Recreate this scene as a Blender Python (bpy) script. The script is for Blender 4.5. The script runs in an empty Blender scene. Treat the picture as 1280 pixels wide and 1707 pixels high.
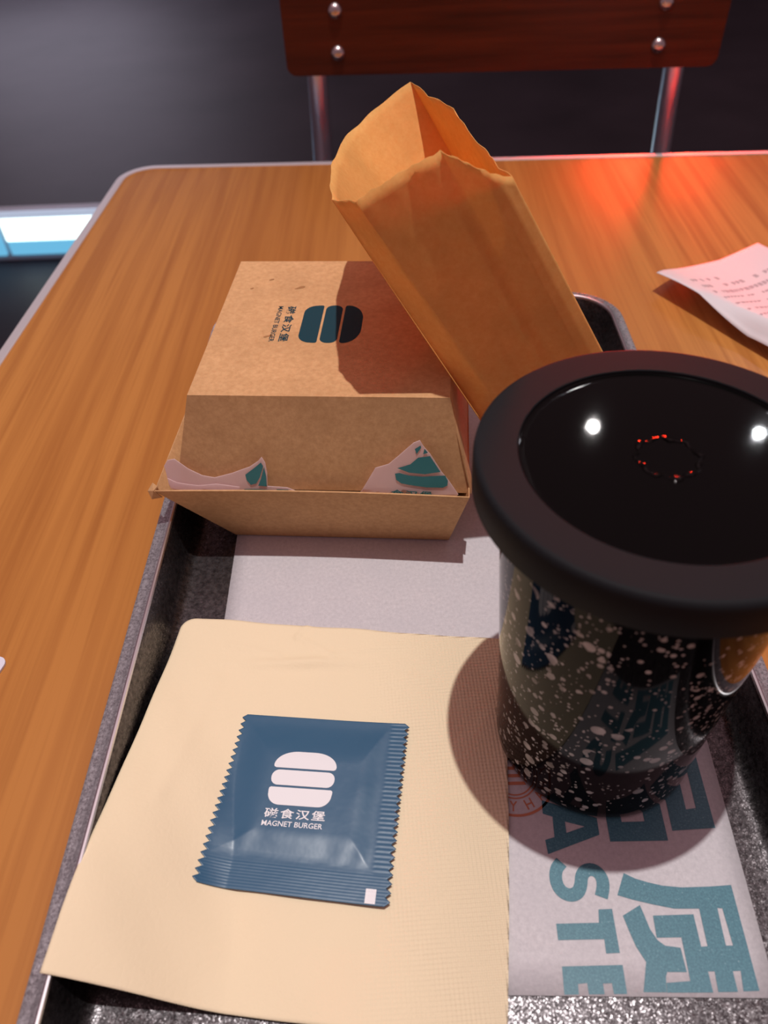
import bpy, bmesh, math, random
from mathutils import Vector, Matrix
random.seed(7)
SC = bpy.context.scene
COL = SC.collection
Z0 = 0.7515          # height of the tray's inside floor above the room floor (metres)
FLOOR = -Z0          # room floor in the tray-based heights used below

# ------------------------------------------------------------------ camera
def cam_axes(pitch, yaw, roll):
    p, y, r = map(math.radians, (pitch, yaw, roll))
    fwd = Vector((math.sin(y)*math.cos(p), math.cos(y)*math.cos(p), -math.sin(p)))
    right = Vector((math.cos(y), -math.sin(y), 0)); up = right.cross(fwd)
    return right*math.cos(r)+up*math.sin(r), -right*math.sin(r)+up*math.cos(r), fwd
cd = bpy.data.cameras.new('camera'); cam = bpy.data.objects.new('camera', cd); COL.objects.link(cam)
R_, U_, F_ = cam_axes(45.35, -2.1, -3.1)
cam.matrix_world = Matrix(((R_.x, U_.x, -F_.x, 0), (R_.y, U_.y, -F_.y, 0), (R_.z, U_.z, -F_.z, Z0+.261), (0, 0, 0, 1)))
cd.sensor_fit = 'HORIZONTAL'; cd.sensor_width = 36; cd.lens = 36*1290/1280
cd.clip_start = .01; cd.clip_end = 60
cd.dof.use_dof = True; cd.dof.focus_distance = .30; cd.dof.aperture_fstop = 17
SC.camera = cam

# ------------------------------------------------------------------ world, lamps, exposure
SC.view_settings.view_transform = 'Standard'
SC.view_settings.look = 'None'
SC.view_settings.exposure = 0.0
SC.view_settings.gamma = 1.0
try: SC.view_settings.use_curve_mapping = False
except Exception: pass
w = bpy.data.worlds.new('room_glow'); SC.world = w; w.use_nodes = True
w.node_tree.nodes['Background'].inputs[0].default_value = (.275, .152, .168, 1)
w.node_tree.nodes['Background'].inputs[1].default_value = .62

def lamp(name, kind, loc, target, power, color, **kw):
    d = bpy.data.lights.new(name, kind); d.energy = power; d.color = color
    for k, v in kw.items(): setattr(d, k, v)
    o = bpy.data.objects.new(name, d); COL.objects.link(o)
    o.location = (loc[0], loc[1], loc[2]+Z0)
    o.rotation_euler = (Vector(target)-Vector(loc)).to_track_quat('-Z', 'Y').to_euler()
    return o
lamp('pendant_spot_light', 'SPOT', (.10, .21, 2.6), (.04, .14, 0), 185, (1, .965, .93),
     spot_size=math.radians(40), spot_blend=1.0, shadow_soft_size=.017)
lamp('overhead_fill_light', 'AREA', (0, .3, 1.9), (0, .3, 0), 9, (1, .60, .62),
     shape='RECTANGLE', size=2.4, size_y=2.2)  # added fill standing in for soft reddish ambient from above, lifts the shadows
lamp('ceiling_downlight', 'POINT', (.75, 2.42, 1.80), (0, 0, 0), 4, (1, .95, .92), shadow_soft_size=.020)
lamp('ceiling_downlight', 'POINT', (1.36, 2.35, 1.80), (0, 0, 0), 4, (.95, .97, 1), shadow_soft_size=.020)
lamp('red_neon_lamp', 'AREA', (.73, 2.30, .21), (.34, .66, 0), 1.25, (1, .03, .01),
     shape='RECTANGLE', size=.20, size_y=.30, spread=math.radians(26))
lamp('floor_sheen_light', 'AREA', (-1.7, 5.9, .25), (-.6, 2.5, -.75), 32, (.86, .80, 1),
     shape='RECTANGLE', size=2.6, size_y=.9)  # added unseen lamp, not a window: puts a pale sheen on the far left floor

# ------------------------------------------------------------------ materials
def nt(m): return m.node_tree.nodes, m.node_tree.links
def mat(name, col, rough=.5, metal=0., spec=.5, **kw):
    m = bpy.data.materials.new(name); m.use_nodes = True
    b = m.node_tree.nodes['Principled BSDF']
    b.inputs['Base Color'].default_value = (*col, 1)
    b.inputs['Roughness'].default_value = rough
    b.inputs['Metallic'].default_value = metal
    b.inputs['Specular IOR Level'].default_value = spec
    for k, v in kw.items(): b.inputs[k.replace('_', ' ')].default_value = v
    return m
def N(m, t, **props):
    n = m.node_tree.nodes.new(t)
    for k, v in props.items(): setattr(n, k, v)
    return n
def coords(m, scale=(1, 1, 1), rot=(0, 0, 0)):
    c = N(m, 'ShaderNodeTexCoord'); mp = N(m, 'ShaderNodeMapping')
    mp.inputs['Scale'].default_value = scale; mp.inputs['Rotation'].default_value = rot
    m.node_tree.links.new(c.outputs['Object'], mp.inputs[0]); return mp.outputs[0]
def noise(m, vec, scale, detail=3, rough=.5):
    n = N(m, 'ShaderNodeTexNoise'); n.inputs['Scale'].default_value = scale
    n.inputs['Detail'].default_value = detail; n.inputs['Roughness'].default_value = rough
    m.node_tree.links.new(vec, n.inputs['Vector']); return n.outputs['Fac']
def ramp(m, fac, stops):
    r = N(m, 'ShaderNodeValToRGB'); m.node_tree.links.new(fac, r.inputs[0])
    e = r.color_ramp.elements
    while len(e) < len(stops): e.new(.5)
    for el, (p, c) in zip(e, stops): el.position = p; el.color = (*c, 1) if len(c) == 3 else c
    return r.outputs[0]
def mixc(m, fac, a, b, mode='MIX'):
    x = N(m, 'ShaderNodeMix', data_type='RGBA', blend_type=mode)
    L = m.node_tree.links
    for sock, v in ((x.inputs[0], fac), (x.inputs[6], a), (x.inputs[7], b)):
        if isinstance(v, (int, float)): sock.default_value = v
        elif isinstance(v, tuple): sock.default_value = (*v, 1)
        else: L.new(v, sock)
    return x.outputs[2]
def math_(m, op, a, b=0., c=None):
    x = N(m, 'ShaderNodeMath', operation=op); L = m.node_tree.links
    for i, v in enumerate((a, b, c)):
        if v is None: continue
        if isinstance(v, (int, float)): x.inputs[i].default_value = v
        else: L.new(v, x.inputs[i])
    return x.outputs[0]
def setb(m, name, sock): m.node_tree.links.new(sock, m.node_tree.nodes['Principled BSDF'].inputs[name])
def bump(m, h, strength=.3, dist=.001):
    b = N(m, 'ShaderNodeBump'); b.inputs['Strength'].default_value = strength; b.inputs['Distance'].default_value = dist
    m.node_tree.links.new(h, b.inputs['Height']); setb(m, 'Normal', b.outputs[0])

# warm oak laminate, grain runs along the table's y axis
WOOD = mat('oak_laminate', (.5, .2, .05), .27, spec=.45)
v1 = coords(WOOD, (9, .9, 9)); v2 = coords(WOOD, (90, 2.2, 90)); v3 = coords(WOOD, (420, 9, 420))
n1 = noise(WOOD, v1, 1.3, 3); n2 = noise(WOOD, v2, 1.2, 4, .6); n3 = noise(WOOD, v3, 1.0, 2)
wv = N(WOOD, 'ShaderNodeTexWave', wave_type='BANDS', bands_direction='X')
wv.inputs['Scale'].default_value = 1.6; wv.inputs['Distortion'].default_value = 9; wv.inputs['Detail'].default_value = 3
wv.inputs['Detail Scale'].default_value = .7
WOOD.node_tree.links.new(v1, wv.inputs['Vector'])
c1 = ramp(WOOD, n1, [(.3, (.44, .165, .036)), (.7, (.56, .235, .058))])
c2 = mixc(WOOD, ramp(WOOD, wv.outputs['Fac'], [(.0, (.28,)*3), (.3, (0,)*3)]), c1, (.33, .11, .024))
c3 = mixc(WOOD, ramp(WOOD, n2, [(.46, (0,)*3), (.64, (.62,)*3)]), c2, (.36, .125, .028))
c4 = mixc(WOOD, ramp(WOOD, n3, [(.5, (0,)*3), (.75, (.3,)*3)]), c3, (.30, .10, .02))
setb(WOOD, 'Base Color', c4); bump(WOOD, n3, .06, .0004)

TRIM = mat('brushed_edge_metal', (.85, .82, .85), .46, .65)
bump(TRIM, noise(TRIM, coords(TRIM, (1, 1, 1)), 60), .05)
CHROME = mat('chrome', (.85, .87, .98), .28, 1.)
SCREW = mat('screw_steel', (.8, .76, .76), .22, 1.)

# cast-looking aluminium with glittering facets
ALU = mat('sparkling_aluminium', (.30, .275, .30), .34, .9)
vo = N(ALU, 'ShaderNodeTexVoronoi'); vo.inputs['Scale'].default_value = 2300
vc = coords(ALU, (1, 1.0, 1)); ALU.node_tree.links.new(vc, vo.inputs['Vector'])
vm = N(ALU, 'ShaderNodeVectorMath', operation='SUBTRACT'); vm.inputs[1].default_value = (.5, .5, .5)
ALU.node_tree.links.new(vo.outputs['Color'], vm.inputs[0])
vs = N(ALU, 'ShaderNodeVectorMath', operation='SCALE'); vs.inputs[3].default_value = .20
ALU.node_tree.links.new(vm.outputs[0], vs.inputs[0])
ge = N(ALU, 'ShaderNodeNewGeometry'); va = N(ALU, 'ShaderNodeVectorMath', operation='ADD')
ALU.node_tree.links.new(ge.outputs['Normal'], va.inputs[0]); ALU.node_tree.links.new(vs.outputs[0], va.inputs[1])
vn = N(ALU, 'ShaderNodeVectorMath', operation='NORMALIZE'); ALU.node_tree.links.new(va.outputs[0], vn.inputs[0])
setb(ALU, 'Normal', vn.outputs[0])
sp = N(ALU, 'ShaderNodeSeparateColor'); ALU.node_tree.links.new(vo.outputs['Color'], sp.inputs[0])
setb(ALU, 'Roughness', ramp(ALU, sp.outputs[1], [(.0, (.24,)*3), (1, (.50,)*3)]))
setb(ALU, 'Base Color', mixc(ALU, ramp(ALU, noise(ALU, vc, 500, 4, .7), [(.35, (0,)*3), (.65, (1,)*3)]), (.045, .040, .043), (.135, .125, .132)))
RIM = mat('worn_rim_aluminium', (.6, .58, .62), .32, .72)
nr = noise(RIM, coords(RIM), 900, 4, .7)
setb(RIM, 'Roughness', ramp(RIM, nr, [(.3, (.2,)*3), (.7, (.42,)*3)]))
setb(RIM, 'Base Color', ramp(RIM, nr, [(.3, (.28, .275, .30)), (.7, (.62, .62, .66))])); bump(RIM, nr, .35, .0004)

def kraft(name, a, b, trans=0.):
    m = mat(name, a, .78, spec=.25)
    v = coords(m); f = noise(m, v, 420, 4, .75); g = noise(m, v, 45, 4, .6)
    c = mixc(m, ramp(m, f, [(.3, (0,)*3), (.7, (1,)*3)]), a, b)
    c = mixc(m, ramp(m, g, [(.35, (0,)*3), (.7, (.35,)*3)]), c, tuple(x*.72 for x in a))
    setb(m, 'Base Color', c); bump(m, f, .12, .0003)
    if trans:
        n, l = nt(m); out = n['Material Output']; t = n.new('ShaderNodeBsdfTranslucent'); mx = n.new('ShaderNodeMixShader')
        mx.inputs[0].default_value = trans; l.new(c, t.inputs[0]); l.new(n['Principled BSDF'].outputs[0], mx.inputs[1])
        l.new(t.outputs[0], mx.inputs[2]); l.new(mx.outputs[0], out.inputs[0])
    return m
BOX = kraft('kraft_board', (.56, .31, .14), (.72, .43, .215))
BAG = kraft('kraft_paper', (.94, .52, .155), (1.0, .63, .22), .34)

def paper(name, col, trans=.15, rough=.7, bscale=500, bst=.1):
    m = mat(name, col, rough, spec=.3)
    v = coords(m); f = noise(m, v, bscale, 3, .6); bump(m, f, bst, .0003)
    n, l = nt(m); out = n['Material Output']; t = n.new('ShaderNodeBsdfTranslucent'); mx = n.new('ShaderNodeMixShader')
    t.inputs[0].default_value = (*col, 1)
    mx.inputs[0].default_value = trans; l.new(n['Principled BSDF'].outputs[0], mx.inputs[1])
    l.new(t.outputs[0], mx.inputs[2]); l.new(mx.outputs[0], out.inputs[0])
    return m
MATP = paper('greaseproof_paper', (.60, .565, .60), .0, .5, 900, .25)
mf = noise(MATP, coords(MATP), 650, 4, .75); mg = noise(MATP, coords(MATP), 60, 3)
setb(MATP, 'Base Color', mixc(MATP, ramp(MATP, mg, [(.3, (0,)*3), (.7, (.4,)*3)]), ramp(MATP, mf, [(.3, (.52, .495, .525)), (.7, (.68, .645, .675))]), (.54, .52, .56)))
WRAP = paper('wrapping_paper', (.98, .86, .87), .6, .5, 300, .15)
RECEIPT = paper('thermal_paper', (.84, .80, .84), .15, .5)
INKGREY = mat('faded_receipt_ink', (.42, .40, .44), .7)

NAPKIN = mat('peach_tissue', (.90, .755, .53), .9, spec=.1)
nv = coords(NAPKIN, (1, 1, 1), (0, 0, math.radians(42)))
sx = N(NAPKIN, 'ShaderNodeSeparateXYZ'); NAPKIN.node_tree.links.new(nv, sx.inputs[0])
k = 2*math.pi/.0019
dots = math_(NAPKIN, 'MULTIPLY', math_(NAPKIN, 'SINE', math_(NAPKIN, 'MULTIPLY', sx.outputs[0], k)), math_(NAPKIN, 'SINE', math_(NAPKIN, 'MULTIPLY', sx.outputs[1], k)))
ox = N(NAPKIN, 'ShaderNodeSeparateXYZ'); NAPKIN.node_tree.links.new(coords(NAPKIN), ox.inputs[0])
mask = N(NAPKIN, 'ShaderNodeMapRange'); NAPKIN.node_tree.links.new(ox.outputs[0], mask.inputs[0])
mask.inputs[1].default_value = -.02; mask.inputs[2].default_value = .022
fib = noise(NAPKIN, coords(NAPKIN), 700, 4, .7)
hgt = math_(NAPKIN, 'ADD', math_(NAPKIN, 'MULTIPLY', math_(NAPKIN, 'MULTIPLY', dots, mask.outputs[0]), .8), math_(NAPKIN, 'MULTIPLY', fib, .5))
big = noise(NAPKIN, coords(NAPKIN), 28, 3)
hgt = math_(NAPKIN, 'ADD', hgt, math_(NAPKIN, 'MULTIPLY', big, 1.2))
bump(NAPKIN, hgt, .6, .0006)

TEAL = mat('teal_print', (.075, .235, .30), .45)
sn = noise(TEAL, coords(TEAL), 1600, 3, .7)
setb(TEAL, 'Base Color', ramp(TEAL, sn, [(.40, (.05, .165, .225)), (.66, (.085, .25, .31)), (.78, (.5, .55, .6))]))
DTEAL = mat('dark_teal_print', (.014, .052, .072), .8, spec=.1)
WTEAL = mat('wrap_teal_print', (.03, .20, .22), .5)
ORANGE = mat('orange_print', (.55, .20, .11), .6)
SACHET = mat('petrol_blue_foil', (.030, .110, .205), .36, spec=.6)
bump(SACHET, noise(SACHET, coords(SACHET), 90, 3), .15, .0012)
WHITE = mat('white_print', (.86, .85, .88), .45)

LIDM = mat('matte_black_plastic', (.0145, .0148, .0170), .6, spec=.08)
GLOSS = mat('glossy_black_membrane', (.002, .002, .002), .035, spec=.2)
gn = noise(GLOSS, coords(GLOSS), 120, 3); bump(GLOSS, gn, .012, .0008)
CUPM = mat('speckled_black_glaze', (.004, .004, .005), .05, spec=.09)
cb = CUPM.node_tree.nodes['Principled BSDF']; cb.inputs['IOR'].default_value = 1.42
def speck(scale, r0, r1, dens):
    v = coords(CUPM); vn_ = N(CUPM, 'ShaderNodeTexVoronoi'); vn_.inputs['Scale'].default_value = scale
    vn_.inputs['Randomness'].default_value = 1
    CUPM.node_tree.links.new(v, vn_.inputs['Vector'])
    s = N(CUPM, 'ShaderNodeSeparateColor'); CUPM.node_tree.links.new(vn_.outputs['Color'], s.inputs[0])
    rad = math_(CUPM, 'MULTIPLY_ADD', s.outputs[0], r1-r0, r0)
    dn = noise(CUPM, v, 38, 2)
    has = math_(CUPM, 'LESS_THAN', s.outputs[1], math_(CUPM, 'MULTIPLY_ADD', dn, 1.6, dens-.8))
    inside = math_(CUPM, 'LESS_THAN', vn_.outputs['Distance'], rad)
    return math_(CUPM, 'MULTIPLY', inside, has)
sp_all = math_(CUPM, 'MAXIMUM', math_(CUPM, 'MAXIMUM', speck(150, .08, .34, .42), speck(330, .08, .42, .52)), speck(760, .12, .4, .30))
vv = coords(CUPM); wn = noise(CUPM, vv, 160, 2)
setb(CUPM, 'Base Color', mixc(CUPM, sp_all, (.003, .003, .004), ramp(CUPM, wn, [(.3, (.22, .21, .20)), (.7, (.60, .60, .59))])))

MAHOG = mat('mahogany', (.085, .013, .004), .38, spec=.4)
mn = noise(MAHOG, coords(MAHOG, (3, 30, 60)), 2.2, 4, .6)
setb(MAHOG, 'Base Color', ramp(MAHOG, mn, [(.3, (.06, .0075, .0025)), (.7, (.15, .022, .006))]))
FLOORM = mat('dark_floor', (.045, .04, .048), .58, spec=.35)
fn = noise(FLOORM, coords(FLOORM), 2.2, 4)
setb(FLOORM, 'Base Color', ramp(FLOORM, fn, [(.3, (.036, .032, .04)), (.7, (.062, .054, .066))]))
WALLM = mat('grey_wall', (.16, .15, .17), .8)
nw = noise(WALLM, coords(WALLM), 3, 3)
setb(WALLM, 'Base Color', ramp(WALLM, nw, [(.3, (.14, .13, .15)), (.7, (.18, .17, .19))]))
DARKM = mat('dark_housing', (.03, .03, .035), .4)
def emit(name, col, s):
    m = mat(name, (0, 0, 0), .4); b = m.node_tree.nodes['Principled BSDF']
    b.inputs['Emission Color'].default_value = (*col, 1); b.inputs['Emission Strength'].default_value = s; return m
GLOWW = emit('lit_white_panel', (.78, 1, 1), 2.6)
GLOWC = emit('lit_cyan_panel', (.17, .55, .85), .9)
GLOWE = emit('lit_pale_edge', (.55, .62, .80), .8)
FRAMEM = mat('pale_frame', (.55, .62, .72), .4)
CARDM = mat('white_card_plastic', (.75, .74, .86), .35)
RUBBER = mat('black_rubber', (.02, .02, .02), .6)

# ------------------------------------------------------------------ mesh helpers (coordinates are tray-based, lifted by Z0)
def link(name, me, m=None, parent=None, smooth=False):
    o = bpy.data.objects.new(name, me); COL.objects.link(o)
    if m: me.materials.append(m)
    if smooth:
        for p in me.polygons: p.use_smooth = True
        me.set_sharp_from_angle(angle=math.radians(38))
    if parent is not None: o.parent = parent; o.matrix_parent_inverse = parent.matrix_world.inverted()
    return o
def mk(name, verts, faces, m, parent=None, smooth=False, fix=True):
    me = bpy.data.meshes.new(name)
    me.from_pydata([(x, y, z+Z0) for x, y, z in verts], [], faces); me.update()
    if fix:
        b = bmesh.new(); b.from_mesh(me); bmesh.ops.recalc_face_normals(b, faces=b.faces); b.to_mesh(me); b.free()
    return link(name, me, m, parent, smooth)
def thing(name, loc, label, cat, group=None):
    o = bpy.data.objects.new(name, None); COL.objects.link(o); o.empty_display_size = .02
    o.location = (loc[0], loc[1], loc[2]+Z0); o['label'] = label; o['category'] = cat
    if group: o['group'] = group
    o.matrix_world = Matrix.Translation(o.location)
    return o
def tag(o, label, cat, group=None):
    o['label'] = label; o['category'] = cat
    if group: o['group'] = group
    return o
def struct(o): o['kind'] = 'structure'; return o
def solid(o, t, off=0.):
    s = o.modifiers.new('thickness', 'SOLIDIFY'); s.thickness = t; s.offset = off; return o
def bevel(o, w, n=2):
    b = o.modifiers.new('bevel', 'BEVEL'); b.width = w; b.segments = n; b.limit_method = 'ANGLE'; return o
def box(name, c, s, m, parent=None, rot=0, bev=0):
    vs = []; ca, sa = math.cos(rot), math.sin(rot)
    for x in (-.5, .5):
        for y in (-.5, .5):
            for z in (-.5, .5):
                X, Y = x*s[0], y*s[1]
                vs.append((c[0]+X*ca-Y*sa, c[1]+X*sa+Y*ca, c[2]+z*s[2]))
    o = mk(name, vs, [(0, 1, 3, 2), (4, 6, 7, 5), (0, 4, 5, 1), (2, 3, 7, 6), (0, 2, 6, 4), (1, 5, 7, 3)], m, parent)
    if bev: bevel(o, bev, 3)
    return o
def lathe(name, prof, c, m, parent=None, seg=128, smooth=True, fn=None):
    vs, fs = [], []; n = len(prof)
    for i in range(seg):
        a = 2*math.pi*i/seg
        for r, z in prof:
            dz = fn(a, r) if fn else 0
            vs.append((c[0]+r*math.cos(a), c[1]+r*math.sin(a), c[2]+z+dz))
    for i in range(seg):
        j = (i+1) % seg
        for k_ in range(n-1): fs.append((i*n+k_, j*n+k_, j*n+k_+1, i*n+k_+1))
    o = mk(name, vs, fs, m, parent, smooth)
    b = bmesh.new(); b.from_mesh(o.data); bmesh.ops.remove_doubles(b, verts=b.verts, dist=1e-6)
    bmesh.ops.recalc_face_normals(b, faces=b.faces); b.to_mesh(o.data); b.free()
    if smooth: o.data.set_sharp_from_angle(angle=math.radians(38))
    return o
def tube(name, pts, r, m, parent=None, seg=16):
    pts = [Vector(p) for p in pts]; vs, fs = [], []
    for i, p in enumerate(pts):
        d = (pts[min(i+1, len(pts)-1)]-pts[max(i-1, 0)]).normalized()
        a = d.orthogonal().normalized() if i == 0 else (a-d*a.dot(d)).normalized()
        b = d.cross(a)
        for k_ in range(seg):
            t = 2*math.pi*k_/seg; q = p+a*(r*math.cos(t))+b*(r*math.sin(t)); vs.append(tuple(q))
    for i in range(len(pts)-1):
        for k_ in range(seg):
            l = (k_+1) % seg; fs.append((i*seg+k_, i*seg+l, (i+1)*seg+l, (i+1)*seg+k_))
    fs.append(tuple(range(seg))[::-1]); fs.append(tuple(range((len(pts)-1)*seg, len(pts)*seg)))
    return mk(name, vs, fs, m, parent, True)
def rrect(x0, x1, y0, y1, r, n=8):
    out = []
    for cx, cy, a0 in ((x1-r, y1-r, 0), (x0+r, y1-r, 90), (x0+r, y0+r, 180), (x1-r, y0+r, 270)):
        for i in range(n+1):
            a = math.radians(a0+90*i/n); out.append((cx+r*math.cos(a), cy+r*math.sin(a)))
    return out
def prism(name, poly, z0, z1, m, parent=None):
    n = len(poly); vs = [(x, y, z0) for x, y in poly]+[(x, y, z1) for x, y in poly]
    fs = [tuple(range(n))[::-1], tuple(range(n, 2*n))]+[(i, (i+1) % n, n+(i+1) % n, n+i) for i in range(n)]
    return mk(name, vs, fs, m, parent)

def fill2d(loops):
    """triangulated flat region from closed loops (inner loops are holes)"""
    cu = bpy.data.curves.new('outline', 'CURVE'); cu.dimensions = '2D'; cu.fill_mode = 'BOTH'
    for lp in loops:
        s = cu.splines.new('POLY'); s.points.add(len(lp)-1)
        for i, (x, y) in enumerate(lp): s.points[i].co = (x*100, y*100, 0, 1)
        s.use_cyclic_u = True
    o = bpy.data.objects.new('outline', cu); COL.objects.link(o)
    dg = bpy.context.evaluated_depsgraph_get(); dg.update(); ev = o.evaluated_get(dg); me = ev.to_mesh()
    V = [(v.co.x/100, v.co.y/100) for v in me.vertices]; Fc = [tuple(p.vertices) for p in me.polygons]
    ev.to_mesh_clear(); bpy.data.objects.remove(o); bpy.data.curves.remove(cu)
    return V, Fc
def text2d(s, offset=0.0, spacing=1.0):
    cu = bpy.data.curves.new('lettering', 'FONT'); cu.body = s; cu.size = 1; cu.offset = offset
    cu.space_character = spacing; cu.resolution_u = 3
    o = bpy.data.objects.new('lettering', cu); COL.objects.link(o)
    dg = bpy.context.evaluated_depsgraph_get(); dg.update(); ev = o.evaluated_get(dg); me = ev.to_mesh()
    V = [(v.co.x, v.co.y) for v in me.vertices]; Fc = [tuple(p.vertices) for p in me.polygons]
    ev.to_mesh_clear(); bpy.data.objects.remove(o); bpy.data.curves.remove(cu)
    xs = [v[0] for v in V]; ys = [v[1] for v in V]
    x0, x1, y0, y1 = min(xs), max(xs), min(ys), max(ys)
    return [((x-x0)/(x1-x0), (y-y0)/(y1-y0)) for x, y in V], Fc
def drape(name, regions, fn, m, parent, maxlen=None, th=.00006):
    """lay flat ink regions [(verts2d, faces)] on a surface through fn(x, y) -> point"""
    vs, fs = [], []
    for V, Fc in regions:
        b0 = len(vs); vs += V; fs += [tuple(i+b0 for i in f) for f in Fc]
    b = bmesh.new(); bv = [b.verts.new((x, y, 0)) for x, y in vs]
    for f in fs:
        try: b.faces.new([bv[i] for i in f])
        except ValueError: pass
    if maxlen:
        bmesh.ops.triangulate(b, faces=b.faces)
        for _ in range(6):
            e = [e for e in b.edges if e.calc_length() > maxlen]
            if not e: break
            bmesh.ops.subdivide_edges(b, edges=e, cuts=1); bmesh.ops.triangulate(b, faces=b.faces)
    for v in b.verts:
        p = fn(v.co.x, v.co.y); v.co = (p[0], p[1], p[2]+Z0)
    bmesh.ops.recalc_face_normals(b, faces=b.faces)
    me = bpy.data.meshes.new(name); b.to_mesh(me); b.free()
    return link(name, me, m, parent)
def place(V, x0, y0, w_, h_): return [(x0+x*w_, y0+y*h_) for x, y in V]
def mm(pts): return [(x/1000, y/1000) for x, y in pts]
def smoothloop(pts, it=2):
    for _ in range(it):
        out = []
        for i in range(len(pts)):
            a, b = pts[i], pts[(i+1) % len(pts)]
            out += [(a[0]*.75+b[0]*.25, a[1]*.75+b[1]*.25), (a[0]*.25+b[0]*.75, a[1]*.25+b[1]*.75)]
        pts = out
    return pts
def stroke(pts, wd):
    """outline of a thick stroke along a smoothed path"""
    P = [Vector((p[0], p[1])) for p in pts]
    for _ in range(3):
        o = [P[0]]
        for a, b in zip(P, P[1:]): o += [a*.75+b*.25, a*.25+b*.75]
        o.append(P[-1]); P = o
    L_, R2 = [], []
    for i, p in enumerate(P):
        d = (P[min(i+1, len(P)-1)]-P[max(i-1, 0)]).normalized(); n_ = Vector((-d.y, d.x))*wd/2
        L_.append(tuple(p+n_)); R2.append(tuple(p-n_))
    return L_+R2[::-1]

# ------------------------------------------------------------------ room
struct(mk('floor', [(-4.5, -2.5, FLOOR), (4.5, -2.5, FLOOR), (4.5, 6, FLOOR), (-4.5, 6, FLOOR),
                    (-4.5, -2.5, FLOOR-.05), (4.5, -2.5, FLOOR-.05), (4.5, 6, FLOOR-.05), (-4.5, 6, FLOOR-.05)],
          [(0, 1, 2, 3), (7, 6, 5, 4), (0, 4, 5, 1), (1, 5, 6, 2), (2, 6, 7, 3), (3, 7, 4, 0)], FLOORM))
struct(box('wall_back', (0, 6.05, FLOOR+1.5), (9, .1, 3.0), WALLM))

# ------------------------------------------------------------------ table
TA = math.radians(-2.3)
TC = Vector((-.2365, .6960))               # far left corner
def tp(a, b): return (TC.x+a*math.cos(TA)-b*math.sin(TA), TC.y+a*math.sin(TA)+b*math.cos(TA))
TW, TD = .78, .80
table = thing('dining_table', (*tp(TW/2, -TD/2), FLOOR), 'orange oak laminate table with metal edge trim, under the tray', 'table')
TOPZ = -.0015
def tpoly(inset, r): return [tp(x, y) for x, y in rrect(inset, TW-inset, -TD+inset, -inset, r, 10)]
o = prism('table_top', tpoly(.0066, .0235), TOPZ-.024, TOPZ, WOOD, table)
P_o, P_i = tpoly(0, .030), tpoly(.0068, .0235)
n = len(P_o); vs = []
for poly, z in ((P_i, TOPZ+.0006), (P_o, TOPZ+.0002), (P_o, TOPZ-.026), (P_i, TOPZ-.026)): vs += [(x, y, z) for x, y in poly]
fs = [(k_*n+i, k_*n+(i+1) % n, ((k_+1) % 4)*n+(i+1) % n, ((k_+1) % 4)*n+i) for k_ in range(4) for i in range(n)]
o = mk('edge_trim', vs, fs, TRIM, table); bevel(o, .0006)
tc = tp(TW/2, -TD/2)
tube('pedestal', [(tc[0], tc[1], FLOOR+.02), (tc[0], tc[1], TOPZ-.03)], .038, DARKM, table, 24)
o = box('base_plate', (tc[0], tc[1], FLOOR+.011), (.42, .42, .02), DARKM, table, TA, .004)
box('top_bracket', (tc[0], tc[1], TOPZ-.032), (.30, .30, .012), DARKM, table, TA, .002)

# ------------------------------------------------------------------ chair behind the table
chair = thing('dining_chair', (.10, .62, FLOOR), 'chair with dark mahogany backrest board on chrome posts, behind the table', 'chair')
bt = math.radians(-1.2)
def cp(x, z): return (x*math.cos(bt)-z*math.sin(bt)*0, x*math.sin(bt), z)
CX, CY = .099, .79
def board():
    r = .0085; poly = []
    x0, x1, z0, z1 = -.1945, .1955, -.0345, .0345
    for cx, cz, a0 in ((x1-r, z1-r, 0), (x0+r, z1-r, 90), (x0+r, z0+r, 180), (x1-r, z0+r, 270)):
        for i in range(7):
            a = math.radians(a0+15*i); poly.append((cx+r*math.cos(a), cz+r*math.sin(a)))
    xs = sorted(set([-.1945+i*.39/40 for i in range(41)]))
    V, Fc = fill2d([poly]); return V, Fc
V, Fc = board()
def bcurve(x): return .0                      # flat plywood
def bp(x, z, d): return (CX+x, CY+d-x*math.sin(-bt)*0-.012*x, .0705+z-.0135*x)
vs = [bp(x, z, -.006) for x, z in V]+[bp(x, z, .006) for x, z in V]
b = bmesh.new()
f1 = [b.verts.new((x, 0, z)) for x, z in V]
for f in Fc: b.faces.new([f1[i] for i in f])
ret = bmesh.ops.extrude_face_region(b, geom=b.faces[:])
for v in [g for g in ret['geom'] if isinstance(g, bmesh.types.BMVert)]: v.co.y = .012
for v in b.verts:
    p = bp(v.co.x, v.co.z, v.co.y-.006); v.co = (p[0], p[1], p[2]+Z0)
bmesh.ops.recalc_face_normals(b, faces=b.faces)
me = bpy.data.meshes.new('backrest'); b.to_mesh(me); b.free()
o = link('backrest', me, MAHOG, chair); bevel(o, .0022, 2)
for sxx in (-1, 1):
    for sz in (-1, 1):
        x, z = sxx*.1435+(-.0035), sz*.0165
        p = bp(x, z, -.006)
        prof = [(0.0001, .0042), (.0024, .0043), (.0048, .0030), (.0064, .0010), (.0067, 0), (.0067, -.004), (.0001, -.004)]
        vs, fs = [], []; sg = 24
        for i in range(sg):
            a = 2*math.pi*i/sg
            for r, h in prof: vs.append((p[0]+r*math.cos(a), p[1]-h, p[2]+r*math.sin(a)))
        for i in range(sg):
            for k_ in range(6): fs.append((i*7+k_, ((i+1) % sg)*7+k_, ((i+1) % sg)*7+k_+1, i*7+k_+1))
        mk('screw', vs, fs, SCREW, chair, True)
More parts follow.
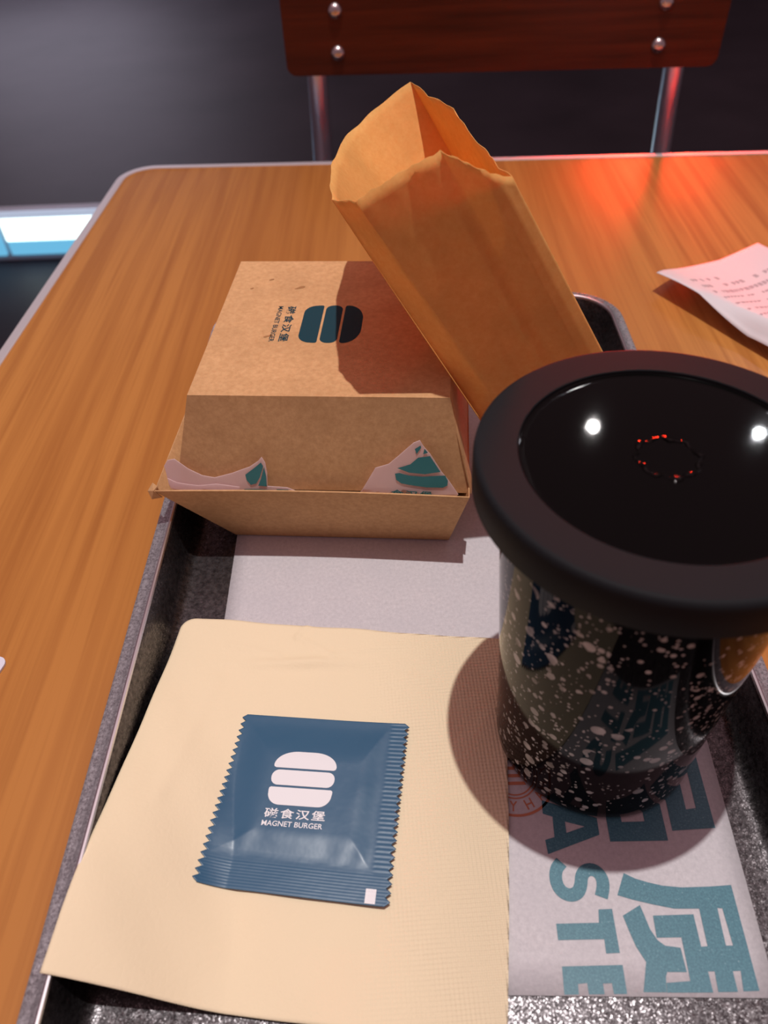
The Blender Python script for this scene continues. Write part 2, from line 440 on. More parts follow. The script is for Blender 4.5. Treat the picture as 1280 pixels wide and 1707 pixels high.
for sxx, xt, xb in ((-1, -.0685, -.073), (1, .2615, .2690)):
    path = [(xt, CY+.0155, .098), (xt+(xb-xt)*.5, CY+.0155, .0), (xb, CY+.012, -.08), (xb, CY-.01, -.20), (xb, CY-.03, -.30), (xb, CY+.02, FLOOR+.004)]
    tube('rear_leg', path, .0095, CHROME, chair, 20)
    fx = -.075 if sxx < 0 else .272
    tube('front_leg', [(fx, CY-.38, -.315), (fx, CY-.385, FLOOR+.004)], .0095, CHROME, chair, 20)
    tube('side_rail', [(fx, CY-.385, -.322), (xb, CY-.035, -.322)], .008, CHROME, chair, 14)
b = prism('seat', [(x, y) for x, y in rrect(-.10, .297, CY-.43, CY-.045, .045, 8)], -.312, -.298, MAHOG, chair); bevel(b, .004, 3)

# ------------------------------------------------------------------ lit box on the floor, far left
lb = thing('light_box', (-1.0, 2.10, FLOOR), 'low light box glowing white and cyan on the floor, left behind the table', 'light box')
box('housing', (-.92, 2.045, FLOOR+.072), (1.40, .034, .142), FRAMEM, lb, 0, .006)
box('lit_edge', (-.92, 2.024, FLOOR+.1345), (1.38, .012, .017), GLOWE, lb, 0, .002)
box('lit_panel', (-.665, 2.022, FLOOR+.094), (.80, .012, .060), GLOWW, lb, 0, .002)
box('lit_panel', (-.665, 2.022, FLOOR+.043), (.80, .012, .038), GLOWC, lb, 0, .002)
box('lit_panel', (-1.34, 2.022, FLOOR+.073), (.52, .012, .100), GLOWC, lb, 0, .002)

# ------------------------------------------------------------------ tray
tray = thing('serving_tray', (.01, .22, -.0012), 'speckled aluminium serving tray with rolled rim, lying on the table', 'tray')
X0, X1, Y0, Y1 = -.1078, .1275, .015, .4160
def ring(inset, z): return [(x, y, z) for x, y in rrect(X0+inset, X1-inset, Y0+inset, Y1-inset, max(.030-inset, .004), 10)]
def loft(name, rings, m, parent, capend=False, close=False, smooth=True):
    vs = [p for r in rings for p in r]; n_ = len(rings[0]); fs = []
    K = len(rings)
    for k_ in range(K if close else K-1):
        for i in range(n_): fs.append((k_*n_+i, k_*n_+(i+1) % n_, ((k_+1) % K)*n_+(i+1) % n_, ((k_+1) % K)*n_+i))
    if capend: fs.append(tuple(range((K-1)*n_, K*n_)))
    return mk(name, vs, fs, m, parent, smooth)
pan = loft('pan', [ring(i, z) for i, z in ((.0064, .0217), (.0070, .0216), (.0074, .0205), (.0082, .013), (.0090, .0065), (.0100, .0030), (.0116, .0010), (.0136, .0002), (.0160, 0), (.020, 0))], ALU, tray, capend=True)
solid(pan, .001, -1)
rim = loft('rolled_rim', [ring(i, z) for i, z in ((.0071, .0218), (.0068, .0226), (.0060, .0231), (.0051, .0230), (.0044, .0225), (.0038, .0222), (.0020, .0223), (.0006, .0219), (0, .0208), (.0004, .0194), (.0016, .0186), (.003, .019), (.0055, .0205), (.0068, .0210))], RIM, tray, close=True)

BEAD = mat('polished_edge', (.80, .80, .84), .30, 1.)
loft('inner_edge', [ring(.0064+.0009*math.cos(t*math.pi/4), .0226+.0009*math.sin(t*math.pi/4)) for t in range(8)], BEAD, tray, close=True)

# ------------------------------------------------------------------ greaseproof tray liner with printed words
liner = thing('tray_liner', (.01, .2, .0006), 'grey-white greaseproof sheet with large teal lettering, lying in the tray', 'paper')
TLc = [(-.0740, .0600), (.1035, .0564), (.1148, .345), (-.0795, .352)]
NU = 24
vs, fs = [], []
def lin(u, v):
    a = Vector(TLc[0]).lerp(Vector(TLc[1]), u); b_ = Vector(TLc[3]).lerp(Vector(TLc[2]), u); p = a.lerp(b_, v)
    return (p.x, p.y, .0006)
for j in range(NU+1):
    for i in range(NU+1): vs.append(lin(i/NU, j/NU))
fs = [(j*(NU+1)+i, j*(NU+1)+i+1, (j+1)*(NU+1)+i+1, (j+1)*(NU+1)+i) for j in range(NU) for i in range(NU)]
o = mk('sheet', vs, fs, MATP, liner, True); solid(o, .0003)
M_ = [(67.0, 91.5), (70.2, 89.8), (73.9, 88.6), (78.4, 87.5), (84.2, 86.9), (92.1, 87.0), (99.7, 87.4), (98.7, 58.3), (94.1, 58.2), (95.0, 63.5), (92.7, 63.4), (92.5, 58.1), (86.9, 58.1), (87.4, 63.4), (85.5, 63.4), (85.4, 58.0), (72.2, 58.1), (72.7, 60.6), (79.7, 61.0), (80.2, 72.6), (72.8, 72.6), (73.2, 78.8), (85.6, 79.0), (85.4, 70.0), (87.3, 70.1), (87.8, 80.6), (80.2, 80.7), (75.0, 81.8), (72.4, 82.4), (68.0, 83.5), (63.6, 84.9)]
Mh = [(93.4, 80.7), (94.9, 80.6), (94.9, 70.2), (92.8, 70.2)]
N_ = [(69.9, 81.9), (70.5, 79.3), (71.4, 75.0), (72.9, 71.9), (74.8, 70.4), (79.2, 69.8), (79.3, 63.3), (73.6, 63.4), (72.9, 62.1), (72.1, 58.2), (65.5, 58.3), (68.1, 66.1), (66.1, 70.2), (65.1, 74.0), (64.0, 78.9)]
P1o = [(85.9, 104.7), (100.2, 105.4), (101.3, 146), (87.6, 146)]; P1h = [(92.3, 111.8), (95.7, 112.2), (97.0, 139), (93.4, 139)]
P2o = [(64.8, 101.5), (83.7, 101.5), (84.2, 122.5), (65.3, 122.5)]; P2h = [(69.9, 107.9), (77.5, 108.0), (77.7, 116.3), (70.2, 116.3)]
P3o = [(65.4, 124.5), (84.3, 124.5), (84.8, 145.5), (65.8, 145.5)]; P3h = [(70.2, 130.9), (77.8, 130.9), (78.0, 139.3), (70.4, 139.3)]
T_ = [(43.2, 76.9), (56.3, 77.0), (56.9, 80.8), (61.1, 80.9), (60.9, 68.6), (56.8, 68.5), (57.0, 72.4), (43.1, 72.3)]
T2 = [(x+.6, y+48) for x, y in T_]
E_ = [(43.1, 65.2), (61.0, 65.4), (60.7, 57.9), (56.9, 57.9), (56.9, 60.7), (54.3, 60.6), (54.2, 57.9), (49.7, 57.9), (49.7, 60.8), (47.0, 60.6), (46.8, 57.9), (42.6, 57.9)]
Ao = [(44.4, 115.9), (61.9, 109.4), (61.7, 103.8), (43.9, 97.8), (43.6, 102.4), (46.8, 103.3), (47.2, 110.1), (44.1, 111.2)]
Ai = [(51.1, 108.4), (57.3, 106.6), (51.0, 104.6)]
S_ = stroke([(47.8, 95.2), (45.6, 93.0), (45.0, 89.2), (46.2, 86.2), (48.9, 84.9), (51.6, 85.8), (52.9, 88.3), (53.4, 90.8), (55.0, 92.6), (57.6, 92.9), (59.6, 91.1), (60.0, 88.2), (58.5, 84.4)], 4.0)
flat = lambda z: (lambda x, y: (x, y, z))
drape('printed_character', [fill2d([mm(M_), mm(Mh)]), fill2d([mm(N_)])], flat(.0009), TEAL, liner)
drape('printed_character', [fill2d([mm(P1o), mm(P1h)]), fill2d([mm(P2o), mm(P2h)]), fill2d([mm(P3o), mm(P3h)])], flat(.0009), TEAL, liner)
for lp in ([T2], [Ao, Ai], [S_], [T_], [E_]):
    drape('printed_letter', [fill2d([mm(l) for l in lp])], flat(.0009), TEAL, liner)
def arc(cx, cy, r, wd):
    n_ = 64; return [[(cx+(r+s)*math.cos(2*math.pi*i/n_), cy+(r+s)*math.sin(2*math.pi*i/n_)) for i in range(n_)] for s in (wd/2, -wd/2)]
SCX, SCY = .0358, .1245
reg = [fill2d(arc(SCX, SCY, .0138, .0009)), fill2d(arc(SCX, SCY, .0078, .0005)), fill2d(arc(SCX, SCY, .0066, .0005))]
for i in range(3): reg.append(fill2d([[(SCX-.004, SCY-.003+i*.0028), (SCX+.004, SCY-.003+i*.0028), (SCX+.0035, SCY-.0018+i*.0028), (SCX-.0035, SCY-.0018+i*.0028)]]))
for ch, a in (('T', -150), ('A', -120), ('Y', -97), ('H', -67), ('A', -40)):
    V, Fc = text2d(ch, .01); ar = math.radians(a); hh = .0036; ww = .0026
    ux, uy = -math.sin(ar), math.cos(ar); rx, ry = math.cos(ar), math.sin(ar)
    reg.append(([(SCX+rx*(.0124-.0036*y)+ux*ww*(x-.5), SCY+ry*(.0124-.0036*y)+uy*ww*(x-.5)) for x, y in V], Fc))
drape('printed_stamp', reg, flat(.0009), ORANGE, liner)['label'] = 'orange round printed stamp'

# ------------------------------------------------------------------ burger logo pieces, unit box (width 1, height .88)
def bun_top():
    p = [(.04, .60), (.01, .615), (.0, .645)]
    for t in range(1, 13):
        a = math.radians(7.5*t); p.append((.37-.37*math.cos(a), .64+.245*math.sin(a)))
    for t in range(12, 0, -1):
        a = math.radians(7.5*t); p.append((.63+.37*math.cos(a), .64+.245*math.sin(a)))
    return p+[(1.0, .645), (.99, .615), (.96, .60)]
def patty():
    r = .115; y0, y1 = .315, .565; p = []
    for cx, cy, a0 in ((1.0-r, y1-r, 0), (r, y1-r, 90), (r, y0+r, 180), (1-r, y0+r, 270)):
        for i in range(9): a = math.radians(a0+90*i/8); p.append((cx+r*math.cos(a), cy+r*math.sin(a)))
    return p
def bun_bottom():
    p = [(.97, .28), (.995, .265), (1.0, .235)]
    for i in range(9): a = math.radians(-90*i/8); p.append((.80+.195*math.cos(a), .19+.19*math.sin(a)))
    for i in range(9): a = math.radians(-90-90*i/8); p.append((.20+.195*math.cos(a), .19+.19*math.sin(a)))
    return p+[(0, .235), (.005, .265), (.03, .28)]

# ------------------------------------------------------------------ burger box
BC = Vector((-.0287, .2965, 0)); BU = Vector((.9976, -.0698, 0)); BV = Vector((.0698, .9976, 0))
def bx(a, b_, z): p = BC+BU*a+BV*b_; return (p.x, p.y, z)
bbox = thing('burger_box', (BC.x, BC.y, .001), 'brown kraft clamshell burger box with dark teal logo, at the tray back left', 'box')
def walls(name, lo, hi, m, parent, nx=12, sag=0.0, top=False, bottom=False):
    """four flared walls from quad lo (a0,a1,b0,b1,z) to quad hi; optional lid or floor panel"""
    def quad(q_): a0, a1, b0, b1, z = q_; return [(a0, b0, z), (a1, b0, z), (a1, b1, z), (a0, b1, z)]
    L_, H_ = quad(lo), quad(hi); vs, fs = [], []
    def pt(side, u, v):
        l = Vector(L_[side]).lerp(Vector(L_[(side+1) % 4]), u); h = Vector(H_[side]).lerp(Vector(H_[(side+1) % 4]), u)
        p = l.lerp(h, v)
        if side == 0: p.y += sag*math.sin(math.pi*u)*(v if name == 'base' else (1-v))
        return bx(p.x, p.y, p.z)
    nv_ = 4
    for s in range(4):
        for i in range(nx):
            for j in range(nv_+1): vs.append(pt(s, i/nx, j/nv_))
    tot = 4*nx
    for i in range(tot):
        for j in range(nv_): fs.append((i*(nv_+1)+j, ((i+1) % tot)*(nv_+1)+j, ((i+1) % tot)*(nv_+1)+j+1, i*(nv_+1)+j+1))
    if top: fs.append(tuple(i*(nv_+1)+nv_ for i in range(tot)))
    if bottom: fs.append(tuple(i*(nv_+1) for i in range(tot))[::-1])
    o_ = mk(name, vs, fs, m, parent); solid(o_, .0006, -1); return o_
walls('base', (-.0455, .0527, -.0555, .0530, .0014), (-.0703, .0603, -.0690, .0670, .0415), BOX, bbox, bottom=True, sag=.0015)
walls('lid', (-.0628, .0605, -.0632, .0645, .0385), (-.0515, .0515, -.0540, .0540, .0800), BOX, bbox, top=True)
# turned-out corner tab at the left front of the base, closing flap slit on the lid's right edge
o = mk('corner_tab', [bx(-.0703, -.0690, .0417), bx(-.0690, -.0672, .0425), bx(-.0722, -.0640, .0415), bx(-.0740, -.0668, .0395), bx(-.0722, -.0692, .0372), bx(-.0680, -.0683, .0375)], [(0, 1, 2, 3), (0, 3, 4, 5)], BOX, bbox); solid(o, .0006)
o = mk('side_flap', [bx(.0509, -.0529, .0795), bx(.0517, -.0500, .0795), bx(.0618, -.0560, .0390), bx(.0612, -.0640, .0390), bx(.0566, -.0595, .0590)], [(0, 4, 3, 2, 1)], BOX, bbox); solid(o, .0005, 1)
TZ = .08008
def onlid(x, y):   # logo frame: x across the words, y up; up points along +a, words run front-wards
    return bx(x, y, TZ)
def boxlogo(loop, wd=.0300, hd=.0300, ca=-.0003, cb=-.0020):
    return [(ca+(y-.44)*hd, cb-(x-.5)*wd) for x, y in loop]
for nm, lp in (('printed_bun', bun_top()), ('printed_patty', patty()), ('printed_bun', bun_bottom())):
    drape(nm, [fill2d([boxlogo(lp)])], onlid, DTEAL, bbox)
for s, a0, a1, of in (('磁食汉堡', -.0218, -.0175, .02), ('MAGNET BURGER', -.0258, -.0236, .012)):
    V, Fc = text2d(s, of, 1.25 if of > .015 else 1.0)
    V = [(a0+y*(a1-a0), -.0020+.0142-x*.0284) for x, y in V]
    drape('printed_lettering', [(V, Fc)], onlid, DTEAL, bbox)

GREASE = mat('grease_mark', (.36, .17, .06), .6)
rg = random.Random(5)
for px_, py_, a_, b_ in ((-.0185, .0285, .0022, .0011), (-.0265, -.0120, .0020, .0008), (-.0330, .0360, .0012, .0007), (-.041, .028, .001, .0006)):
    drape('grease_mark', [fill2d([smoothloop([(px_+a_*(.7+.6*rg.random())*math.cos(t*.785), py_+b_*(.6+.8*rg.random())*math.sin(t*.785)+.4*a_*math.cos(t*.785)) for t in range(8)], 1)])], onlid, GREASE, bbox)

# ------------------------------------------------------------------ burger in printed paper inside the box
wrap = thing('wrapped_burger', (BC.x, BC.y, .003), 'burger in pale pink paper with teal print, its corners sticking out of the box', 'burger')
def wb(a, z, off=0.):       # sheet leaning between flap and lid
    t = (z-.04)/.04
    bb = -.0660+.0080*max(0, t)+.0004*math.sin(a*160)
    if z < .04: bb = -.0658+.45*(.04-z)
    return bx(a, bb-off, z)
def flap(name, out, parent, maxlen=.004):
    o_ = drape(name, [fill2d([mm(out)])], lambda a, z: wb(a, z), WRAP, parent, maxlen); solid(o_, .00025); return o_
lout = [(-65.2, 51.0), (-63.2, 53.7), (-60.2, 54.4), (-55.1, 50.2), (-49.6, 47.3), (-44.6, 46.3), (-37.1, 48.2), (-29.5, 51.1), (-25.6, 53.9), (-23.9, 55.9), (-22.7, 53.3), (-22.4, 48.6), (-22.9, 42.3), (-14.6, 42.2), (-11.8, 41), (-8, 37), (-9, 33.7), (-60.0, 33.9), (-62.0, 38.6), (-64.8, 41.6), (-64.9, 45.8)]
fl = flap('paper_corner', lout, wrap)
lf2 = [(-64.6, 45.8), (-60.8, 43.9), (-52.1, 43.1), (-44.1, 44.0), (-34.6, 42.3), (-35, 38), (-60, 38), (-64, 41)]
o_ = drape('paper_fold', [fill2d([mm(lf2)])], lambda a, z: wb(a, z, .0009), WRAP, fl, .004); solid(o_, .0002)
for lp in ([(-24.4, 53.6), (-27.6, 50.8), (-31.6, 47.7), (-31.3, 45.0), (-29.9, 42.9), (-27.5, 43.6), (-25.7, 46.5), (-23.6, 51.9)],
           [(-23.3, 51.6), (-25.3, 45.8), (-26.8, 42.6), (-23.2, 42.4), (-22.9, 47.2)],
           [(-32.9, 40.8), (-26.1, 41.0), (-21.1, 40.8), (-17.6, 38.7), (-33.3, 38.7)], [(-19.4, 41.4), (-14.3, 41.5), (-11.5, 39.0), (-16.1, 38.7)]):
    drape('printed_leaf', [fill2d([mm(lp)])], lambda a, z: wb(a, z, .00045), WTEAL, fl, .003)
rout = [(14.8, 38.4), (22.2, 52.1), (27.6, 54.1), (33.7, 59.9), (37.6, 63.6), (40.1, 64.6), (41.4, 62.1), (44.1, 58.6), (48.9, 50.3), (51.7, 46.6), (55.8, 40.1), (53.0, 34.4), (17.5, 33.2)]
fr = flap('paper_corner', rout, wrap)
for lp in ([(31.1, 52.6), (36.3, 54.3), (39.4, 57.2), (44.1, 57.8), (48.4, 50.6), (42.2, 49.6), (35.8, 50.5)],
           [(30.1, 50.1), (30.6, 47.2), (32.6, 45.6), (35.8, 44.8), (43.0, 43.4), (49.4, 43.3), (51.3, 44.4), (51.4, 46.6), (50.3, 49.0), (41.4, 48.5), (35.8, 49.2), (31.9, 50.4)],
           [(41.9, 61.1), (43.3, 59.3), (41.4, 58.7)], [(38.1, 61.1), (40.4, 62.6), (40.6, 61.6), (38.8, 58.8)]):
    drape('printed_leaf', [fill2d([mm(lp)])], lambda a, z: wb(a, z, .00045), WTEAL, fr, .003)
V, Fc = text2d('食汉堡', .02, 1.3)
drape('printed_lettering', [(place(V, .0283, .0392, .0170, .0036), Fc)], lambda a, z: wb(a, z-.08*(a-.0283), .00045), WTEAL, fr, .003)
def lump():
    vs, fs = [], []; A_, B_ = 20, 10
    for j in range(B_+1):
        t = math.pi*j/B_; r = .043*max(math.sin(t), .02)**.7; z = .0215-.0185*math.cos(t)
        for i in range(A_):
            a = 2*math.pi*i/A_; rr = r*(1+.04*math.sin(5*a+j)); vs.append(bx(rr*math.cos(a)+.003, rr*math.sin(a), z))
    for j in range(B_):
        for i in range(A_): fs.append((j*A_+i, j*A_+(i+1) % A_, (j+1)*A_+(i+1) % A_, (j+1)*A_+i))
    return mk('paper_bundle', vs, fs, WRAP, wrap, True)
lump()

# ------------------------------------------------------------------ paper bag leaning on the box
bag = thing('paper_bag', (.08, .245, .003), 'open brown paper fries bag leaning diagonally against the burger box', 'bag')
BL = Vector((.0683, .2425, .0022)); BR = Vector((.1104, .2479, .0355)); back = Vector((.010, .085, .02)).normalized()
rimF = [(-.0213, .2580, .1500), (-.0127, .2425, .1560), (-.0058, .2425, .1600), (.0014, .2430, .1640), (.0078, .2422, .1676), (.0142, .2418, .1705), (.0200, .2385, .1690), (.0256, .2360, .1670), (.0310, .2365, .1650), (.0361, .2383, .1630)]
rimB = [(.0361, .2383, .1630), (.0349, .2440, .1622), (.0331, .2515, .1610), (.0328, .2640, .1595), (.0321, .2752, .1570), (.0296, .2930, .1548), (.0258, .3190, .1535), (.0245, .3314, .1530), (.0190, .3480, .1515), (.0121, .3670, .1505), (.0080, .3780, .1500), (.0004, .3740, .1462), (-.0079, .3690, .1422), (-.0146, .3620, .1395), (-.0197, .3520, .1378), (-.0222, .3410, .1382), (-.0238, .3270, .1390), (-.0246, .3120, .1405), (-.0243, .2950, .1425), (-.0228, .2750, .1465), (-.0213, .2580, .1500)]
def panel(name, rimpts, sides, bulge, ripple, sub=5, rows=40):
    """one side of the bag: rim points run along it, sides = bottom start/end"""
    P = [Vector(p) for p in rimpts]; Q = []
    for a, b_ in zip(P, P[1:]):
        for k_ in range(sub): Q.append(a.lerp(b_, k_/sub))
    Q.append(P[-1]); n_ = len(Q); vs, fs = [], []
    # arc length
    Lg = [0]
    for a, b_ in zip(Q, Q[1:]): Lg.append(Lg[-1]+(b_-a).length)
    for j in range(rows+1):
        v = j/rows
        for i in range(n_):
            u = Lg[i]/Lg[-1]; bot = sides[0].lerp(sides[1], u)
            e = v**.8
            p = bot.lerp(Q[i], v); chord = bot.lerp(Q[i], e) if bulge else p
            p = p+bulge(u, v)
            if v > .93 and 0 < u < 1: p = p+Vector((math.sin(u*53)*.0003, math.sin(u*41)*.0003, math.sin(u*97)*.00025))*ripple*(v-.93)/.07
            vs.append(tuple(p))
    for j in range(rows):
        for i in range(n_-1): fs.append((j*n_+i, j*n_+i+1, (j+1)*n_+i+1, (j+1)*n_+i))
    o_ = mk(name, vs, fs, BAG, bag, True, fix=True); solid(o_, .00018, 0); return o_
def bf(u, v):
    # shallow longitudinal creases pressed in the front
    cr = 0
    for c0, w0, v0, v1, h in ((.22, .012, 0.45, 1.0, .0009), (.60, .02, .42, .97, .0012), (.42, .015, .25, .62, .0006)):
        if v0 < v < v1: cr += h*math.exp(-((u-c0-.02*(v-.7))/w0)**2)*math.sin(math.pi*(v-v0)/(v1-v0))**.5
    return back*(-cr)+Vector((0, -1, 0))*(.0015*math.sin(math.pi*u)*math.sin(math.pi*v))
def bb_(u, v):
    cr = 0
    for c0, h in ((.43, .0016), (.62, .0012), (.85, .0014)):
        cr += h*math.exp(-((u-c0)/.012)**2)*v
    return back*(.016*math.sin(math.pi*u)*math.sin(math.pi*v)**.9-cr)+Vector((0, 0, -.001))*math.sin(math.pi*v)
panel('front_panel', rimF, (BL, BR), bf, 1.0)
panel('back_panel', rimB, (BR, BL), bb_, 1.0, sub=4)
# glued folded bottom strip
bd = (BR-BL).normalized(); upb = (Vector((-.0213, .2580, .1500))-BL).normalized()
q0 = [BL, BR, BR+upb*.012, BL+upb*.012]
f_ = Vector((.0, -.0006, 0))
o = mk('folded_bottom', [tuple(p+f_*2.2) for p in q0], [(0, 1, 2, 3)], BAG, bag); solid(o, .0003)

# ------------------------------------------------------------------ napkin
nap = thing('napkin', (-.03, .12, .001), 'peach paper napkin under the blue sachet, its corner over the tray rim', 'napkin')
NTL, NTR = Vector((-.0935, .1965)), Vector((.0375, .1815)); nd = Vector((-.0100, -.1372)); ndr = Vector((-.0130, -.1370))
def nz(x, y):
    lift = max(0., min(1., (-.056-x)/.046)); vy = max(0., min(1., (.190-y)/.115))
    s = lift*lift*(3-2*lift)*.6+lift*.4
    z = .0024+.0222*s*(vy*vy*(3-2*vy)*.5+vy*.5)
    z += .0004*math.sin(x*120+1)*math.sin(y*90)+.0002*math.sin(x*260+y*170)
    for (ax, ay, bx_, by_, wd, am) in ((-.045, .185, -.039, .193, .0011, .0006), (-.045, .185, -.030, .176, .0012, .0005), (-.072, .182, -.05, .176, .0015, .0004),
                                       (-.03, .176, -.002, .180, .0013, .0004), (.0, .165, .02, .158, .002, .0003), (-.085, .115, -.075, .165, .003, .0005)):
        ex, ey = bx_-ax, by_-ay; L2 = ex*ex+ey*ey; t = max(0, min(1, ((x-ax)*ex+(y-ay)*ey)/L2))
        dd = math.hypot(x-ax-t*ex, y-ay-t*ey)/wd; z += am*math.exp(-dd*dd)
    d = math.hypot((x+.042)/.022, (y-.1725)/.0022); z += .0016*math.exp(-d*d)
    return z
def nxy(u, v):
    r = .006
    a = NTL+nd*v; b_ = NTR+ndr*v; p = a.lerp(b_, u)
    bow = .0016*math.sin(math.pi*v)
    if u > .5: p = p+Vector((bow*(u-.5)*2, 0))
    return p
def napmesh(name, dz, inset, parent):
    vs, fs = [], []; K = 130
    for j in range(K+1):
        for i in range(K+1):
            u, v = inset+(1-2*inset)*i/K, inset+(1-2*inset)*j/K
            # rounded folded corner at the far left
            cu_, cv_ = .045, .045
            if u < cu_ and v < cv_:
                du, dv = (cu_-u)/cu_, (cv_-v)/cv_; mxx = max(du, dv); hyp = math.hypot(du, dv)
                if hyp > 1e-6: f = mxx/hyp; u, v = cu_-du*f*cu_, cv_-dv*f*cv_
            p = nxy(u, v); vs.append((p.x, p.y, nz(p.x, p.y)+dz))
    for j in range(K):
        for i in range(K): fs.append((j*(K+1)+i, (j+1)*(K+1)+i, (j+1)*(K+1)+i+1, j*(K+1)+i+1))
    o_ = mk(name, vs, fs, NAPKIN, parent, True); return o_
o = napmesh('upper_ply', .0, .0, nap); solid(o, .0003, 0)
o = napmesh('lower_ply', -.0006, .004, nap); solid(o, .0003, 0)

# ------------------------------------------------------------------ sachet on the napkin
sac = thing('sauce_sachet', (-.035, .115, .005), 'petrol blue square sachet with white burger logo, lying on the napkin', 'sachet')
SO = Vector((-.0622, .1497)); SR = Vector((.0000, .1437)); SBL = Vector((-.0704, .0889)); SBR = Vector((-.0078, .0811))
def sxy(u, v):   # v down
    p = SO.lerp(SR, u).lerp(SBL.lerp(SBR, u), v); return p
def sh(u, v):
    m_ = min((u-.03)/.22, (.885-u)/.14, (v-.03)/.25, (.845-v)/.17); m_ = max(0, min(1, m_))
    h = .0012*(m_*m_*(3-2*m_))
    if 0 < m_: # creases near lower and right seal
        h += .00016*m_*math.sin(u*31+2.5*math.sin(v*7+u*9))*max(0, (v-.60)/.25)*(1 if v < .83 else 0)
        h += .00022*m_*math.sin(v*19+u*7)*max(0, (u-.68)/.2)
    e = 0
    if u > .895: e = .00005*math.sin(v*2*math.pi*40)
    if v > .85: e = .00003*math.sin(v*2*math.pi*64)
    return h+e
def spos(u, v, up=0.):
    p = sxy(u, v); z = nz(p.x, p.y)
    zc = .0024+.0009
    z = max(z, zc)+.0006
    z += .0020*max(0, (u-.55))**2*4*.5+.0016*max(0, v-.8)*2*(.5+.5*math.sin(u*5))
    return (p.x, p.y, z+sh(u, v)+up)
teeth = 23; KU, KV = 120, teeth*10
vs, fs = [], []
for j in range(KV+1):
    v = j/KV; ph = (v*teeth) % 1; tri = abs(ph-.5)*2
    for i in range(KU+1):
        u = i/KU; uu = (tri*.028) + u*(1-2*.028*tri)
        vs.append(spos(uu, v))
for j in range(KV):
    for i in range(KU): fs.append((j*(KU+1)+i, (j+1)*(KU+1)+i, (j+1)*(KU+1)+i+1, j*(KU+1)+i+1))
o = mk('pouch', vs, fs, SACHET, sac, True); solid(o, .00025, -1)
# logo frame on the sachet
LA = math.radians(-5.2); LU = Vector((math.cos(LA), math.sin(LA))); LV = Vector((-math.sin(LA)*1.0+.03, math.cos(LA)))
LO = Vector((-.0500, .1145))     # lower-left of the logo box
def inv(p):
    # world xy -> sachet uv (bilinear, few Newton steps)
    u = v = .5
    for _ in range(6):
        q_ = sxy(u, v); e = p-q_; a = sxy(u+.001, v)-q_; b_ = sxy(u, v+.001)-q_; a /= .001; b_ /= .001
        det = a.x*b_.y-a.y*b_.x; u += (e.x*b_.y-e.y*b_.x)/det; v += (a.x*e.y-a.y*e.x)/det
    return u, v
def onsac(x, y):
    p = LO+LU*x+LV*y; u, v = inv(p); return spos(u, v, .00012)
LW = .0222
for nm, lp in (('printed_bun', bun_top()), ('printed_patty', patty()), ('printed_bun', bun_bottom())):
    sk = .0 if nm else 0
    drape(nm, [fill2d([[(x*LW, y*LW) for x, y in lp]])], onsac, WHITE, sac, .0015)
V, Fc = text2d('磁食汉堡', .016, 1.25); drape('printed_lettering', [(place(V, .0004, -.0046, .0208, .0034), Fc)], onsac, WHITE, sac, .0015)
V, Fc = text2d('MAGNET BURGER', .012); drape('printed_lettering', [(place(V, .0002, -.0073, .0206, .0018), Fc)], onsac, WHITE, sac, .0015)
def onsacuv(x, y): return spos(x, y, .0003)
o = drape('printed_mark', [fill2d([[(.872, .925), (.925, .925), (.925, .995), (.872, .995)]])], onsacuv, WHITE, sac, .02)

# ------------------------------------------------------------------ speckled cup with lid
cup = thing('lidded_cup', (.0664, .1431, .0009), 'speckled glossy black tumbler with wide matte black lid, on the tray right side', 'cup')
CC = (.0664, .1431, 0)
prof = [(.0001, .0016), (.029, .0016), (.0325, .0010), (.0340, .0012), (.0346, .0024), (.0348, .006), (.0349, .014), (.0355, .026), (.0372, .055), (.0392, .085), (.0415, .119), (.0405, .119), (.0382, .085), (.0362, .055), (.0345, .026), (.0338, .014), (.0310, .0045), (.0001, .004)]
lathe('cup_body', prof, CC, CUPM, cup)
lz = .1306; RL = .0488
lidp = [(.0440, lz-.0118), (RL-.0006, lz-.0120), (RL, lz-.0112), (RL+.0001, lz-.0020), (RL-.0001, lz-.0008), (RL-.0008, lz-.0001), (RL-.0012, lz), (RL-.0018, lz), (.0382, lz-.0001), (.0377, lz-.0001), (.0375, lz-.0003), (.0374, lz-.0012), (.0374, lz-.0052), (.0440, lz-.0060)]
lid = lathe('lid', lidp+[lidp[0]], CC, LIDM, cup)
gp = [(.0001, lz-.0014), (.006, lz-.0014), (.020, lz-.0014), (.0355, lz-.0014), (.0372, lz-.0014), (.0374, lz-.0013), (.0374, lz-.0028), (.0001, lz-.0036)]
mem = lathe('lid_recess', gp, CC, GLOSS, lid)
# small crinkled ring in the middle of the recess
vs, fs = [], []; n1_, n2_ = 72, 8
for i in range(n1_):
    a = 2*math.pi*i/n1_; r0 = .0078+.0005*math.cos(8*a)+.0002*math.sin(17*a+1); rr = .0006*(1+.35*math.sin(11*a)+.3*math.sin(5*a+2))
    for k_ in range(n2_):
        t = 2*math.pi*k_/n2_; r = r0+rr*math.cos(t); vs.append((CC[0]+r*math.cos(a), CC[1]+r*math.sin(a), lz-.0014+rr*.8*math.sin(t)))
for i in range(n1_):
    for k_ in range(n2_): fs.append((i*n2_+k_, ((i+1) % n1_)*n2_+k_, ((i+1) % n1_)*n2_+(k_+1) % n2_, i*n2_+(k_+1) % n2_))
mk('crinkled_ring', vs, fs, GLOSS, lid, True)

# the cup stands with one side of its base on the napkin's edge and leans back a little
cup.rotation_euler = (math.radians(-1.5), math.radians(.2), 0)

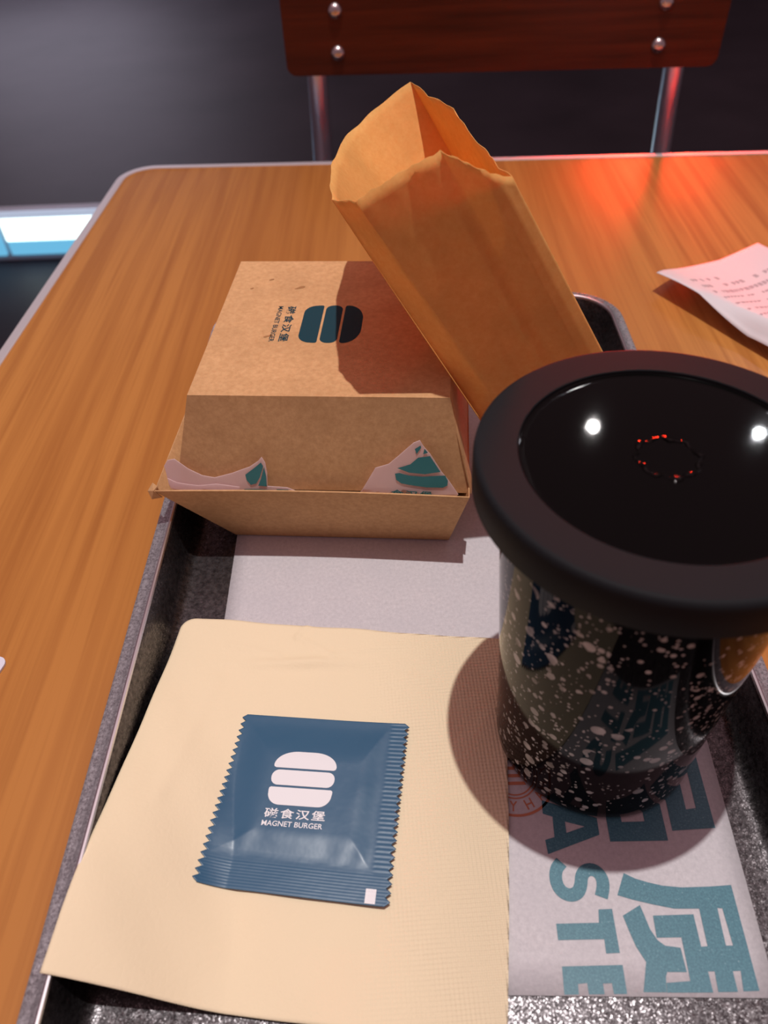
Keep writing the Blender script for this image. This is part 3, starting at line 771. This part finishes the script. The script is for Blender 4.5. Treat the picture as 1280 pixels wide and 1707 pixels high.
# ------------------------------------------------------------------ receipt
rec = thing('receipt', (.19, .43, TOPZ), 'white curled paper receipt with faint grey print, on the table right side', 'receipt')
RP = Vector((.1640, .4517)); RE1 = Vector((.83, .56)).normalized(); RE2 = Vector((.50, -.866)).normalized()
def rz(s, t):
    z = .0012+.0125*math.exp(-(s/.028)**1.6)+.006*min(1, t/.08)*math.exp(-((s-.02)/.03)**2)
    if t > .035: z -= .010*min(1, (t-.035)/.04)*math.exp(-(s/.007)**2)
    z += .0008*math.sin(t*80)*math.exp(-s/.03)
    return TOPZ+max(z, .0004)
def rpos(s, t, up=0.):
    nick = .004*math.sin(min(1, s/.062)*math.pi) if t < .002 else 0
    p = RP+RE1*s+RE2*(t-.010*math.sin(min(s, .065)/.065*math.pi)*max(0, 1-t/.03)*.4); return (p.x, p.y, rz(s, t)+up)
vs, fs = [], []; K1, K2 = 50, 70
for j in range(K2+1):
    for i in range(K1+1): vs.append(rpos(.105*i/K1, .17*j/K2))
fs = [(j*(K1+1)+i, j*(K1+1)+i+1, (j+1)*(K1+1)+i+1, (j+1)*(K1+1)+i) for j in range(K2) for i in range(K1)]
o = mk('slip', vs, fs, RECEIPT, rec, True); solid(o, .00015, 0)
reg = []
rr_ = random.Random(3)
for row in range(13):
    t = .018+row*.0088; s = .012; end = (.040 if row == 0 else .088 if row in (1, 2) else .06+.03*rr_.random()); hgt_ = .0036 if row < 3 else .0022
    while s < end:
        L_ = .0016+.0030*rr_.random()
        if rr_.random() < .78: reg.append(([(s, t), (s+L_, t), (s+L_, t+hgt_*(.5+.5*rr_.random())), (s, t+hgt_)], [(0, 1, 2, 3)]))
        s += L_+.0010
drape('printed_text', reg, lambda s, t: rpos(s, t, .00018), INKGREY, rec, .004)

# ------------------------------------------------------------------ white card at the left edge of the table
ca = math.radians(-14)
cx0, cy0 = -.1633, .1800
poly = [(-.0856, -.054), (0, -.054), (0, 0), (-.0856, 0)]
P = [(x, y) for x, y in rrect(-.0856, 0, -.054, 0, .0035, 6)]
P = [(cx0+x*math.cos(ca)-y*math.sin(ca), cy0+x*math.sin(ca)+y*math.cos(ca)) for x, y in P]
o = prism('plastic_card', P, TOPZ+.0001, TOPZ+.0011, CARDM); tag(o, 'white plastic card with rounded corner at the left edge of the photo', 'card')
